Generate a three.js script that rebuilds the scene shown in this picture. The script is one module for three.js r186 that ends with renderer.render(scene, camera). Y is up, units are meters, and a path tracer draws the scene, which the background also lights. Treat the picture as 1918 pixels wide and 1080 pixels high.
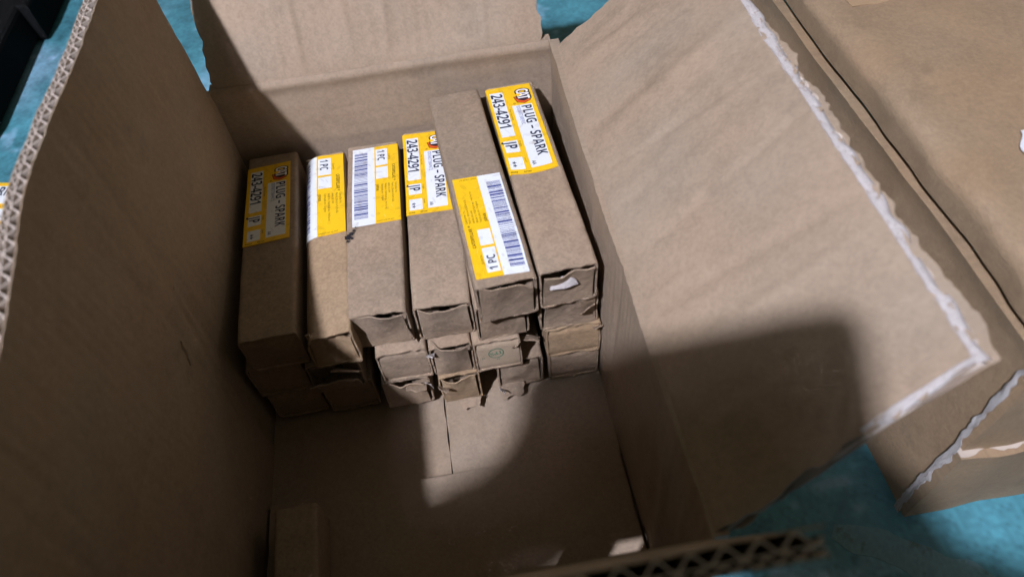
import * as THREE from 'three';
import { mergeGeometries } from 'three/addons/utils/BufferGeometryUtils.js';
import { MarchingCubes } from 'three/addons/objects/MarchingCubes.js';

// All layout numbers are in box widths (38 mm); U turns them into metres.
const U = 0.038, RAD = Math.PI / 180;
const scene = new THREE.Scene();

// ---------------------------------------------------------------- camera, light, exposure
const camera = new THREE.PerspectiveCamera(43.59, 1024 / 576, 0.01, 60);
camera.position.set(3.393 * U, 12.469 * U, 12.086 * U);
camera.rotation.set(-52.219 * RAD, -3.929 * RAD, -6.23 * RAD, 'YXZ');
camera.focus = 0.53;
camera.userData.fStop = 7;

const renderer = new THREE.WebGLRenderer({ antialias: true });
renderer.toneMapping = THREE.LinearToneMapping;
renderer.toneMappingExposure = 1.0;
renderer.shadowMap.enabled = true;

scene.background = new THREE.Color().setRGB(0.11, 0.099, 0.075);      // dim even light of the hall

const LAMP_POS = new THREE.Vector3(-15.2 * U, 47.9 * U, 31.3 * U);
const lampLight = new THREE.PointLight(new THREE.Color().setRGB(0.98, 0.98, 1.16), 19.5, 0, 2);
lampLight.position.copy(LAMP_POS);
lampLight.castShadow = true;
lampLight.shadow.radius = 1.5;
lampLight.shadow.mapSize.set(2048, 2048);
scene.add(lampLight);

// ---------------------------------------------------------------- noise
function rng(seed) { let a = seed >>> 0; return () => { a = (a + 0x6d2b79f5) >>> 0; let t = a; t = Math.imul(t ^ (t >>> 15), t | 1); t ^= t + Math.imul(t ^ (t >>> 7), t | 61); return ((t ^ (t >>> 14)) >>> 0) / 4294967296; }; }
function hash(i, j, s) { let n = Math.imul(i | 0, 374761393) ^ Math.imul(j | 0, 668265263) ^ Math.imul(s | 0, 2147483647 - 1013); n = Math.imul(n ^ (n >>> 13), 1274126177); return ((n ^ (n >>> 16)) >>> 0) / 4294967296; }
const fade = (t) => t * t * (3 - 2 * t);
function noise(x, y, s = 0) {                                        // -1 .. 1
  const i = Math.floor(x), j = Math.floor(y), u = fade(x - i), v = fade(y - j);
  const a = hash(i, j, s), b = hash(i + 1, j, s), c = hash(i, j + 1, s), d = hash(i + 1, j + 1, s);
  return (a + (b - a) * u + (c - a) * v + (a - b - c + d) * u * v) * 2 - 1;
}
function tnoise(x, y, px, py, s) {                                   // tiling noise, whole periods px, py
  const i = Math.floor(x), j = Math.floor(y), u = fade(x - i), v = fade(y - j), m = (k, p) => ((k % p) + p) % p;
  const a = hash(m(i, px), m(j, py), s), b = hash(m(i + 1, px), m(j, py), s), c = hash(m(i, px), m(j + 1, py), s), d = hash(m(i + 1, px), m(j + 1, py), s);
  return (a + (b - a) * u + (c - a) * v + (a - b - c + d) * u * v) * 2 - 1;
}
const clamp = (x, a, b) => Math.min(b, Math.max(a, x));
const smooth = (a, b, x) => fade(clamp((x - a) / (b - a), 0, 1));
const gauss = (x, w) => Math.exp(-(x * x) / (w * w));

// ---------------------------------------------------------------- textures
const toSRGB = (c) => 255 * (c <= 0.0031308 ? 12.92 * c : 1.055 * Math.pow(c, 1 / 2.4) - 0.055);
function dataTexture(n, fn, srgb) {
  const d = new Uint8Array(n * n * 4);
  for (let y = 0; y < n; y++) for (let x = 0; x < n; x++) {
    const c = fn(x / n, y / n), k = (y * n + x) * 4;
    for (let i = 0; i < 3; i++) d[k + i] = clamp(srgb ? toSRGB(c[i]) : 255 * c[i], 0, 255);
    d[k + 3] = 255;
  }
  const t = new THREE.DataTexture(d, n, n);
  t.wrapS = t.wrapT = THREE.RepeatWrapping; t.magFilter = THREE.LinearFilter; t.minFilter = THREE.LinearMipmapLinearFilter; t.generateMipmaps = true;
  if (srgb) t.colorSpace = THREE.SRGBColorSpace;
  t.needsUpdate = true;
  return t;
}
function fibres(n, count, seed, len) {                               // field of short curved paper fibres
  const f = new Float32Array(n * n), r = rng(seed);
  for (let k = 0; k < count; k++) {
    let x = r() * n, y = r() * n, a = r() * 6.283; const L = len * (0.4 + r()), v = (r() - 0.45) * 1.0;
    for (let i = 0; i < L; i++) { x += Math.cos(a); y += Math.sin(a); a += (r() - 0.5) * 0.3; f[((Math.floor(y) % n + n) % n) * n + ((Math.floor(x) % n + n) % n)] += v; }
  }
  return f;
}
const FIB = fibres(1024, 26000, 11, 16);
const SCUFF = fibres(1024, 260, 19, 110);
const scuffAt = (u, v) => SCUFF[(Math.floor(v * 1024) % 1024) * 1024 + (Math.floor(u * 1024) % 1024)];
const fibAt = (u, v) => FIB[(Math.floor(v * 1024) % 1024) * 1024 + (Math.floor(u * 1024) % 1024)];
function kraft(base, seed, mottled) {
  return dataTexture(1024, (u, v) => {
    const fine = tnoise(u * 256, v * 256, 256, 256, seed) * 0.09 * mottled + tnoise(u * 120, v * 120, 120, 120, seed + 1) * 0.075 * mottled;
    const mid = tnoise(u * 24, v * 24, 24, 24, seed + 2) * 0.05 * mottled + tnoise(u * 7, v * 7, 7, 7, seed + 3) * 0.06 * mottled;
    const k = 1 + fine + mid + clamp(fibAt(u, v), -1.5, 1.5) * 0.07 + clamp(scuffAt(u, v), -1, 1) * 0.045 - 0.1 * smooth(0.35, 0.8, tnoise(u * 11, v * 11, 11, 11, seed + 9) * 0.7 + tnoise(u * 40, v * 40, 40, 40, seed + 10) * 0.4), warm = tnoise(u * 9, v * 9, 9, 9, seed + 5) * 0.03;
    return [base[0] * k * (1 + warm), base[1] * k, base[2] * k * (1 - warm)];
  }, true);
}
const kraftCarton = kraft([0.3, 0.23, 0.16], 3, 0.8), kraftBox = kraft([0.292, 0.217, 0.147], 40, 1.3);
const kraftBump = dataTexture(1024, (u, v) => { const k = 0.5 + tnoise(u * 200, v * 200, 200, 200, 7) * 0.16 + tnoise(u * 64, v * 64, 64, 64, 8) * 0.14 + clamp(fibAt(u, v), -1.5, 1.5) * 0.13; return [k, k, k]; }, false);
const tornTex = dataTexture(512, (u, v) => { const b = 0.7 * smooth(0.3, 0.8, tnoise(u * 40, v * 40, 40, 40, 81) * 0.6 + tnoise(u * 110, v * 110, 110, 110, 82) * 0.5), f = 1 + 0.12 * tnoise(u * 200, v * 200, 200, 200, 83); return [(0.46 - 0.22 * b) * f, (0.43 - 0.24 * b) * f, (0.41 - 0.27 * b) * f]; }, true);
const std = (o) => new THREE.MeshStandardMaterial({ side: THREE.DoubleSide, roughness: 0.85, ...o });
const M = {
  carton: std({ name: 'corrugated board', map: kraftCarton, bumpMap: kraftBump, bumpScale: 0.00025, roughness: 0.8 }),
  box: std({ name: 'kraft paperboard', map: kraftBox, bumpMap: kraftBump, bumpScale: 0.0003, roughness: 0.82 }),
  flute: std({ name: 'flute paper', color: new THREE.Color().setRGB(0.5, 0.43, 0.36), roughness: 0.95 }),
  boxWarm: std({ name: 'kraft paperboard, warm', map: kraftBox, color: new THREE.Color().setRGB(1.06, 1.0, 0.86), bumpMap: kraftBump, bumpScale: 0.0003 }),
  boxGrey: std({ name: 'kraft paperboard, dull', map: kraftBox, color: new THREE.Color().setRGB(0.86, 0.87, 0.88), bumpMap: kraftBump, bumpScale: 0.0003 }),
  neighbour: std({ name: 'older corrugated board', map: kraftCarton, color: new THREE.Color().setRGB(0.97, 0.89, 0.76), bumpMap: kraftBump, bumpScale: 0.00025, roughness: 0.7 }),
  medium: std({ name: 'fluting medium', color: new THREE.Color().setRGB(0.2, 0.155, 0.115), roughness: 0.95 }),
  torn: std({ name: 'torn paper', map: tornTex, bumpMap: kraftBump, bumpScale: 0.0006, roughness: 0.97 }),
  ink: std({ name: 'ink', color: new THREE.Color().setRGB(0.012, 0.012, 0.016), roughness: 0.6 }),
  crack: std({ name: 'split liner', color: new THREE.Color().setRGB(0.2, 0.14, 0.09), roughness: 0.95 }),
  tape: std({ name: 'brown packing tape', color: new THREE.Color().setRGB(0.42, 0.29, 0.17), roughness: 0.32, bumpMap: kraftBump, bumpScale: 0.0002 }),
  black: new THREE.MeshPhysicalMaterial({ name: 'black rubber', side: THREE.DoubleSide, color: new THREE.Color().setRGB(0.006, 0.0065, 0.0065), roughness: 0.95, specularIntensity: 0.15 }),
  blackTop: new THREE.MeshPhysicalMaterial({ name: 'dark grey rubber', side: THREE.DoubleSide, color: new THREE.Color().setRGB(0.012, 0.013, 0.012), roughness: 0.95, specularIntensity: 0.15 }),
  white: std({ name: 'white sticker', color: new THREE.Color().setRGB(0.75, 0.78, 0.8), roughness: 0.5 }),
};

// ---------------------------------------------------------------- geometry helpers
// A thin sheet as a closed slab. f(u, v, k) is a point in layout units, k = 0 front, 1 back; uv(u, v) in layout units.
function slab(nu, nv, f, uv) {
  const pos = [], tex = [], idx = [];
  const P = (u, v, k) => { const p = f(u, v, k), q = uv(u, v); pos.push(p[0] * U, p[1] * U, p[2] * U); tex.push(q[0] / 8, q[1] / 8); };
  for (let k = 0; k < 2; k++) {
    const o = pos.length / 3;
    for (let j = 0; j <= nv; j++) for (let i = 0; i <= nu; i++) P(i / nu, j / nv, k);
    for (let j = 0; j < nv; j++) for (let i = 0; i < nu; i++) {
      const a = o + j * (nu + 1) + i, b = a + 1, c = a + nu + 1, d = c + 1;
      if (k === 0) idx.push(a, b, d, a, d, c); else idx.push(a, d, b, a, c, d);
    }
  }
  const edge = (n, g) => { const o = pos.length / 3; for (let i = 0; i <= n; i++) { const [u, v] = g(i / n); P(u, v, 0); P(u, v, 1); } for (let i = 0; i < n; i++) { const a = o + 2 * i; idx.push(a, a + 1, a + 3, a, a + 3, a + 2); } };
  edge(nu, (t) => [1 - t, 1]); edge(nu, (t) => [t, 0]); edge(nv, (t) => [1, 1 - t]); edge(nv, (t) => [0, t]);
  const g = new THREE.BufferGeometry();
  g.setAttribute('position', new THREE.Float32BufferAttribute(pos, 3)); g.setAttribute('uv', new THREE.Float32BufferAttribute(tex, 2)); g.setIndex(idx);
  g.computeVertexNormals();
  return g;
}
const used = {};
function numbered(name) { used[name] = (used[name] ?? -1) + 1; return used[name] ? `${name}_${String(used[name]).padStart(3, '0')}` : name; }
function part(name, g, m, parent) { const o = new THREE.Mesh(g, m); o.name = name; o.castShadow = o.receiveShadow = true; parent.add(o); return o; }
function thing(name, label, category, group) { const o = new THREE.Group(); o.name = numbered(name); o.userData = { label, category }; if (group) o.userData.group = group; scene.add(o); return o; }
const V = (a) => new THREE.Vector3(...a);

// ---------------------------------------------------------------- ground
const teal = dataTexture(2048, (u, v) => {
  const a = tnoise(u * 12, v * 12, 12, 12, 60), b = tnoise(u * 40, v * 40, 40, 40, 61), c = tnoise(u * 150, v * 150, 150, 150, 62), d = tnoise(u * 512, v * 512, 512, 512, 63);
  const scuff = smooth(0.25, 0.7, tnoise(u * 30, v * 55, 30, 55, 64) * 0.6 + c * 0.45), pale = smooth(0.1, 0.7, a * 0.7 + b * 0.3);
  const e = tnoise(u * 5, v * 5, 5, 5, 69), dirt = smooth(0.3, 0.75, e * 0.5 + b * 0.35 + c * 0.3);
  const k = (1 + 0.2 * b + 0.2 * c + 0.2 * d) * (1 - 0.5 * dirt);
  const mix = 0.4 * scuff + 0.42 * pale;
  return [(0.075 + 0.26 * mix) * k, (0.265 + 0.22 * mix) * k, (0.325 + 0.33 * mix) * k];
}, true);
const tealBump = dataTexture(1024, (u, v) => { const k = 0.5 + 0.22 * tnoise(u * 30, v * 30, 30, 30, 66) + 0.16 * tnoise(u * 120, v * 120, 120, 120, 67) + 0.08 * tnoise(u * 400, v * 400, 400, 400, 68); return [k, k, k]; }, false);
const GY = -0.4;
{
  const g = new THREE.PlaneGeometry(16, 16, 1, 1); g.rotateX(-Math.PI / 2);
  const uv = g.attributes.uv; for (let i = 0; i < uv.count; i++) uv.setXY(i, uv.getX(i) * 16 / (40 * U) + 0.31, uv.getY(i) * 16 / (40 * U) + 0.17);
  const o = new THREE.Mesh(g, std({ name: 'teal painted floor', map: teal, bumpMap: tealBump, bumpScale: 0.0012, roughness: 0.42 }));
  o.name = 'ground'; o.position.y = GY * U; o.receiveShadow = true; o.userData = { kind: 'structure' }; scene.add(o);
}

{
  const g = slab(40, 8, (u, v, k) => { const a = [8.75 + 2.2 * u, 8.55 + 1.3 * u], w = 0.34 * (0.6 + 0.4 * Math.sin(u * 3.1)) * (1 + 0.3 * noise(u * 7, v > 0.5 ? 1 : 4, 77)) ; return [a[0] + (v - 0.5) * w * 1.0, GY + 0.006 - (k ? 0.004 : 0), a[1] - (v - 0.5) * w * 1.4]; }, (u, v) => [u * 3, v * 0.4]);
  const o = new THREE.Mesh(g, std({ name: 'worn grey paint', map: tornTex, color: new THREE.Color().setRGB(0.3, 0.66, 0.8), roughness: 0.6 })); o.name = 'ground_paint_streak'; o.userData = { kind: 'structure' }; scene.add(o);
}
// ---------------------------------------------------------------- the open carton
const XL = -1.08, XR = 5.48, ZN = 9.7, H = 4.37, TH = 0.2;
const carton = thing('open_carton', 'open double-wall brown carton holding the stacked small boxes, flaps spread', 'carton');
// A panel: origin O, s along the fold, t away from it, n the inner normal. bump(s, t) lifts it along n.
function frame(O, s, t) { const S = V(s).normalize(), T = V(t).normalize(), N = new THREE.Vector3().crossVectors(S, T); return { O: V(O), S, T, N }; }
const at = (F, s, t, n) => [F.O.x + F.S.x * s + F.T.x * t + F.N.x * n, F.O.y + F.S.y * s + F.T.y * t + F.N.y * n, F.O.z + F.S.z * s + F.T.z * t + F.N.z * n];
function washboard(seed, amp, fold) {                                // soft flute lines and a few random folds across the fold line
  const r = rng(seed), L = [];
  for (let k = 0; k < 26; k++) L.push([r() * 10, 0.06 + 0.16 * r(), (r() - 0.5) * 2 * amp * (0.4 + r()), (r() - 0.5) * 0.35, r() * 3, 0.7 + 2.2 * r()]);
  return (s, t) => {
    let d = 0;
    for (const [c, w, a, sl, t0, tl] of L) d += a * gauss(s - c - sl * (t - 1.5), w) * (0.35 + 0.65 * gauss(t - t0, tl));
    return d + 0.003 * Math.sin(s * 31.4 + 2 * noise(s * 0.9, 3, seed)) * (0.6 + noise(s * 0.8, t * 0.7, seed + 4)) + fold * noise(s * 0.45, t * 0.5, seed) + fold * 0.35 * noise(s * 1.3, t * 0.8, seed + 1);
  };
}
function wall(name, F, len, height, bump, parent, nu = 160, nv = 40) {
  const g = slab(nu, nv, (u, v, k) => at(F, u * len, v * height, (k ? -TH : 0) + bump(u * len, v * height)), (u, v) => [u * len + F.O.x * 3.1, v * height + F.O.z * 1.7]);
  return part(name, g, M.carton, parent);
}
// A flap of double-wall board with its liners and open flutes. s0/s1 give its side edges at height t; ragged edges.
function flap(F, s0, s1, height, bump, seed, parent, o = {}) {
  const ragged = (s, k) => height + (o.rag ?? 0.03) * (noise(s * 6, k * 9.7, seed) + 0.6 * noise(s * 19, k * 5.3, seed + 1)) + (o.cut ? o.cut(s) : 0);
  const side = (t, k, e) => (o.sideRag ?? 0.02) * (noise(t * 7, k * 3.3 + e * 50, seed + 2));
  const S = (u, t, k) => { const a = s0(t) + side(t, k, 0), b = s1(t) + side(t, k, 1); return a + (b - a) * u; };
  const curl = o.curl ?? (() => 0);
  const sheet = (n0, n1, k, nu, nv, tmin = 0, more = 0) => slab(nu, nv, (u, v, b) => {
    const sg = S(u, height * v, k), hh = ragged(sg, k) + more * (0.6 + 0.6 * noise(sg * 1.1, 6, seed)), t = tmin + (hh - tmin) * v, s = S(u, t, k), n = b ? n1 : n0;
    return at(F, s, t, (typeof n === 'function' ? n(s) : n) + bump(s, t) + curl(s, t, height));
  }, (u, v) => [S(u, height * v, k) + seed * 1.3, v * height + seed]);
  const f = part('flap', sheet(0, -0.014, 0, 200, 44), M.carton, parent);
  const lenAll = s1(0) - s0(0), tri = (x) => { const q = x - Math.floor(x); return 0.5 - 0.5 * Math.cos(q * 6.2832); };
  part('outer_liner', sheet(-TH + 0.014, -TH, 2, 120, 24, 0, o.outer ?? 0), M.carton, f);
  part('middle_liner', sheet(-0.116, -0.126, 1, 120, 16), M.flute, f);
  const big = (off) => (s) => -0.018 - 0.094 * tri(s / 0.24 + 0.15 * noise(s * 1.7, 2, seed)) + off, small = (off) => (s) => -0.13 - 0.052 * tri(s / 0.15 + 0.15 * noise(s * 2.1, 5, seed)) + off;
  const fl = mergeGeometries([sheet(big(0), big(-0.012), 1, Math.round(lenAll / 0.24) * 10, 10), sheet(small(0), small(-0.01), 1, Math.round(lenAll / 0.15) * 6, 10)]);
  part('fluting', fl, M.medium, f);
  part('cut_rim', mergeGeometries([sheet(big(0.003), big(-0.016), 1, Math.round(lenAll / 0.24) * 10, 2, height - 0.05, 0.003), sheet(small(0.003), small(-0.013), 1, Math.round(lenAll / 0.15) * 6, 2, height - 0.05, 0.003)]), M.flute, f);
  return f;
}
function bead(F, path, radius, seed, name, parent, m = M.torn) {     // crushed, frayed paper edge along a path of [s, t, n]
  const n = path.length - 1;
  const g = slab(n * 6, 9, (u, v, k) => {
    const x = u * n, i = Math.min(n - 1, Math.floor(x)), f = x - i, p = [0, 1, 2].map((c) => path[i][c] + (path[i + 1][c] - path[i][c]) * f), a = v * 6.2832;
    const r = radius * (0.8 + 0.3 * noise(u * n * 0.35, v * 3, seed) + 0.2 * noise(u * n * 1.1, Math.cos(a) * 2, seed + 1)) * (k ? 0.4 : 1);
    return at(F, p[0] + 0, p[1] + Math.cos(a) * r, p[2] + Math.sin(a) * r * 0.9);
  }, (u, v) => [u * n, v]);
  return part(name, g, m, parent);
}
// walls
const wbL = washboard(21, 0.028, 0.035), wbF = washboard(22, 0.012, 0.03), wbR = washboard(23, 0.03, 0.04), wbN = washboard(24, 0.02, 0.03);
const WB = -0.36;
const FL = frame([XL, WB, ZN], [0, 0, -1], [0, 1, 0]);                // s runs from near to far: inner normal +x
const hinge = (t, top) => 0.05 * gauss(t - top + 0.12, 0.13) - 0.03 * gauss(t - top, 0.05);
const leftWall = wall('wall', FL, ZN, H - WB, (s, t) => wbL(s, t) * 1.0 - 0.0 + 0.02 * gauss(s - 4.6 - 0.12 * (t - 2), 0.03), carton);
const FF = frame([XL, WB, 0], [1, 0, 0], [0, 1, 0]);                  // far wall, inner normal +z
wall('wall', FF, XR - XL, H - WB, (s, t) => wbF(s, t) + hinge(t, H - WB) + 0.005 * noise(t * 9, s * 0.4, 5), carton, 120, 80);
const FR = frame([XR, WB, 0], [0, 0, 1], [0, 1, 0]);                  // right wall, inner normal -x
wall('wall', FR, ZN, H - WB, (s, t) => wbR(s, t) * 0.9 + 0.10 * (t / H) * smooth(9.7, 3, s) * 0.4, carton, 260, 48);
// near wall with its hand hole: four pieces round the opening, the bridge left of the torn hole
{
  const FN = frame([XR, WB, ZN], [-1, 0, 0], [0, 1, 0]), w = XR - XL, hx0 = 1.35, hx1 = 3.75, hy0 = 3.05, hy1 = 3.85, b0 = 1.97, b1 = 2.65;
  const pc = (a, b, c, d) => slab(Math.max(2, Math.round((b - a) * 6)), Math.max(2, Math.round((d - c) * 6)), (u, v, k) => at(FN, a + (b - a) * u, c + (d - c) * v, k ? -TH : 0), (u, v) => [a + (b - a) * u, c + (d - c) * v]);
  part('wall', mergeGeometries([pc(0, hx0, 0, H - WB), pc(hx1, w, 0, H - WB), pc(hx0, hx1, 0, hy0), pc(hx0, hx1, hy1, H - WB), pc(b0, b1, hy0, hy1)]), M.carton, carton);
}
// bottom: two long flaps meeting in the middle, a short flap over them at each end
function board(x0, x1, y0, y1, z0, z1, seed) {
  return slab(Math.round((x1 - x0) * 8), Math.round((z1 - z0) * 8), (u, v, k) => { const x = x0 + (x1 - x0) * u, z = z1 + (z0 - z1) * v; return [x + 0.012 * noise(z * 3, 1, seed), (k ? y0 : y1 + 0.02 * noise(x * 0.7, z * 0.7, seed)), z + 0.012 * noise(x * 3, 2, seed)]; }, (u, v) => [x0 + (x1 - x0) * u + seed, (z1 - z0) * v + seed]);
}
part('bottom_flap', board(XL, 2.29, -0.37, -0.17, 0, ZN, 31), M.carton, carton);
part('bottom_flap', board(2.315, XR, -0.37, -0.17, 0, ZN, 32), M.carton, carton);
part('bottom_flap', board(XL + 0.06, XR - 0.06, -0.165, 0, 6.47, ZN - 0.02, 33), M.carton, carton);
part('bottom_flap', board(XL + 0.06, XR - 0.06, -0.165, 0, 0.02, 3.2, 34), M.carton, carton);
// left flap: standing straight up
const F1 = frame([XL, H, ZN], [0, 0, -1], [-0.01, 1, 0]), wb1 = washboard(25, 0.018, 0.05);
const flapLeft = flap(F1, (t) => -0.12 - 0.28 * t, (t) => ZN - 0.1 - 0.03 * t, 3.02, (s, t) => wbL(s, t + H - WB) + wb1(s, t) * 0.6 * smooth(0.2, 1, t) + (t / 2.9) * (-0.1 + 0.42 * smooth(4.4, 0.4, s)), 51, carton, { rag: 0.008 });
// far flap: leaning back
const F2 = frame([XL, H, 0], [1, 0, 0], [0, Math.cos(30 * RAD), -Math.sin(30 * RAD)]), wb2 = washboard(26, 0.035, 0.04);
const flapFar = flap(F2, (t) => 0.1 + 0.02 * t, (t) => XR - XL - 0.16 - 0.02 * t, 3.2, (s, t) => wb2(s, t) * smooth(0, 0.4, t) - 0.02 * gauss(t, 0.06), 52, carton, { rag: 0.03, sideRag: 0.04 });
// right flap: folded out, leaning on its neighbour
const A3 = 40 * RAD, F3 = frame([XR, H, 0], [0, 0, 1], [Math.cos(A3), Math.sin(A3), 0]), wb3 = washboard(27, 0.032, 0.03);
const rfBump = (s, t) => wb3(s, t) * smooth(0, 0.6, t) - 0.02 * gauss(t, 0.06), rfCurl = (s, t, h) => -0.06 * smooth(h - 0.28, h + 0.04, t) - 0.05 * smooth(2, 0, s);
const flapRight = flap(F3, (t) => 0.25 + 0.05 * t, (t) => ZN - 0.02 - 0.17 * t, 3.2, rfBump, 53, carton, { rag: 0.05, sideRag: 0.045, curl: rfCurl, outer: 0.14 });
// crushed and peeled cut edges: the liner is gone, pale torn paper rounds the edge
function peeled(F, name, along, across, span, seed, parent, wide = 0.17, r = 0.1) {
  const g = slab(Math.round(span * 26), 12, (u, v, k) => {
    const x = u * span, w = wide * (0.8 + 0.5 * noise(x * 1.3, 1, seed) + 0.5 * noise(x * 5, 2, seed) + 0.4 * noise(x * 14, 3, seed)), rough = 0.008 * noise(x * 22, v * 5, seed + 4) + 0.008 * noise(x * 9, v * 3, seed + 5);
    const a = smooth(0.35, 1, v) * Math.PI * 0.62, d = v < 0.35 ? -w * (1 - v / 0.35) - 0.02 : 0;     // flat on the face, then round the edge
    const q = along(u), out = d + Math.sin(a) * (r + 0.03 * noise(x * 4, 7, seed)) - 0.04, n = 0.012 - r * (1 - Math.cos(a)) + rough - (k ? 0.01 : 0);
    return at(F, q[0] + across[0] * out, q[1] + across[1] * out, q[2] + n);
  }, (u, v) => [u * span * 3, v * 1.5]);
  return part(name, g, M.torn, parent);
}
peeled(F3, 'torn_edge', (u) => { const s = 0.4 + 8.75 * u; return [s, 3.2, rfBump(s, 3.2) + rfCurl(s, 3.16, 3.2)]; }, [0, 1], 8.7, 71, flapRight, 0.02, 0.085);
peeled(F3, 'torn_edge', (u) => { const t = 3.22 - 1.3 * u, s = ZN - 0.02 - 0.17 * t; return [s, t, rfBump(s, t) + rfCurl(s, t, 3.2)]; }, [1, 0.05], 1.3, 72, flapRight, 0.012, 0.04);
// near flap: standing up in front of the camera
const A4 = 17 * RAD, F4 = frame([XR - 0.05, H, ZN + 0.02], [-1, 0, 0], [0, Math.cos(A4), Math.sin(A4)]), wb4 = washboard(28, 0.02, 0.03);
const flapNear = flap(F4, (t) => 0.02, (t) => XR - XL - 0.06, 3.25, (s, t) => wb4(s, t) * smooth(0, 0.5, t), 54, carton, { rag: 0.006 });

// ---------------------------------------------------------------- label prints
function canvasTexture(w, h, draw) {
  const c = document.createElement('canvas'); c.width = w; c.height = h;
  draw(c.getContext('2d'), w, h);
  const t = new THREE.CanvasTexture(c); t.colorSpace = THREE.SRGBColorSpace; t.anisotropy = 8; return t;
}
function squeezed(g, text, x, y, size, sx, weight = 'bold', fill = '#16223c') { g.save(); g.translate(x, y); g.scale(sx, 1); g.fillStyle = fill; g.font = `${weight} ${size}px sans-serif`; g.textBaseline = 'alphabetic'; g.fillText(text, 0, 0); g.restore(); }
const YEL = '#efbf1b', WHT = '#e2e8ea';
function speckle(g, w, h, seed) {
  const q = rng(seed + 100);                                         // scuffs, hairline folds and smears of dirt on the print
  for (let k = 0; k < 26; k++) { g.strokeStyle = q() < 0.6 ? `rgba(255,252,240,${0.25 + 0.35 * q()})` : `rgba(70,55,35,${0.12 + 0.2 * q()})`; g.lineWidth = 1 + 2.5 * q(); g.beginPath(); let x = q() * w, y = q() * h, a = q() * 6.28; g.moveTo(x, y); for (let i = 0; i < 6; i++) { a += (q() - 0.5) * 0.9; x += Math.cos(a) * 18 * q(); y += Math.sin(a) * 18 * q(); g.lineTo(x, y); } g.stroke(); }
  for (let k = 0; k < 70; k++) { g.fillStyle = `rgba(90,70,45,${0.04 + 0.07 * q()})`; g.beginPath(); g.ellipse(q() * w, q() * h, 6 + 40 * q(), 4 + 16 * q(), q() * 3, 0, 7); g.fill(); }
 const r = rng(seed); for (let k = 0; k < 900; k++) { g.fillStyle = r() < 0.5 ? 'rgba(0,0,0,0.05)' : 'rgba(255,255,255,0.07)'; g.fillRect(r() * w, r() * h, 1 + r() * 3, 1 + r() * 3); } }
function partLabel(code, seed) {
  return canvasTexture(1040, 416, (g, w, h) => {
    g.fillStyle = YEL; g.fillRect(0, 0, w, h);
    // emblem: white letters with a dark outline over a dark red hexagon
    g.fillStyle = '#d8541c'; g.beginPath(); g.moveTo(150, 30); g.lineTo(215, 38); g.lineTo(243, 95); g.lineTo(222, 158); g.lineTo(150, 176); g.closePath(); g.fill();
    g.lineWidth = 6; g.strokeStyle = '#5a1d14'; g.stroke();
    g.fillStyle = '#2b1220'; g.beginPath(); g.moveTo(150, 44); g.lineTo(200, 50); g.lineTo(214, 95); g.lineTo(196, 140); g.lineTo(150, 150); g.closePath(); g.fill();
    g.save(); g.translate(54, 142); g.scale(0.6, 1); g.font = 'bold 150px sans-serif'; g.lineJoin = 'round'; g.lineWidth = 26; g.strokeStyle = '#241a22'; g.fillStyle = '#f4f4f6';
    const xs = [0, 72, 150]; 'CAT'.split('').forEach((ch, i) => g.strokeText(ch, xs[i], 0)); 'CAT'.split('').forEach((ch, i) => g.fillText(ch, xs[i], 0)); g.restore();
    g.fillStyle = '#f4c51c'; g.beginPath(); g.moveTo(104, 144); g.lineTo(128, 98); g.lineTo(152, 144); g.closePath(); g.fill();
    g.strokeStyle = '#6a5410'; g.lineWidth = 3; g.beginPath(); g.arc(236, 186, 9, 0, 7); g.stroke(); squeezed(g, 'R', 231, 192, 13, 0.9, 'bold', '#6a5410');
    // white fields
    g.fillStyle = WHT; g.fillRect(262, 38, 724, 176); g.fillRect(62, 262, 560, 118); g.fillRect(672, 262, 128, 118); g.fillRect(858, 262, 132, 118);
    squeezed(g, 'PLUG – SPARK', 270, 134, 124, 0.735);
    squeezed(g, code, 272, 178, 44, 0.72, 'normal', '#2c3a8c'); squeezed(g, 'AA', 918, 196, 42, 0.75);
    squeezed(g, '243-4291', 78, 374, 146, 0.735); squeezed(g, 'JP', 682, 372, 138, 0.62); squeezed(g, '**', 900, 374, 66, 0.9);
    squeezed(g, 'Part Number', 300, 250, 26, 0.9, 'normal', '#4a3a08'); squeezed(g, 'Origin', 684, 250, 26, 0.9, 'normal', '#4a3a08'); squeezed(g, 'Level', 868, 250, 26, 0.9, 'normal', '#4a3a08');
    g.save(); g.translate(1026, 392); g.rotate(-Math.PI / 2); g.fillStyle = '#3a2d06'; g.font = 'bold 22px sans-serif'; g.fillText('00300', 0, 0); g.fillText('07150', 108, 0); g.restore();
    speckle(g, w, h, seed);
  });
}
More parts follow.
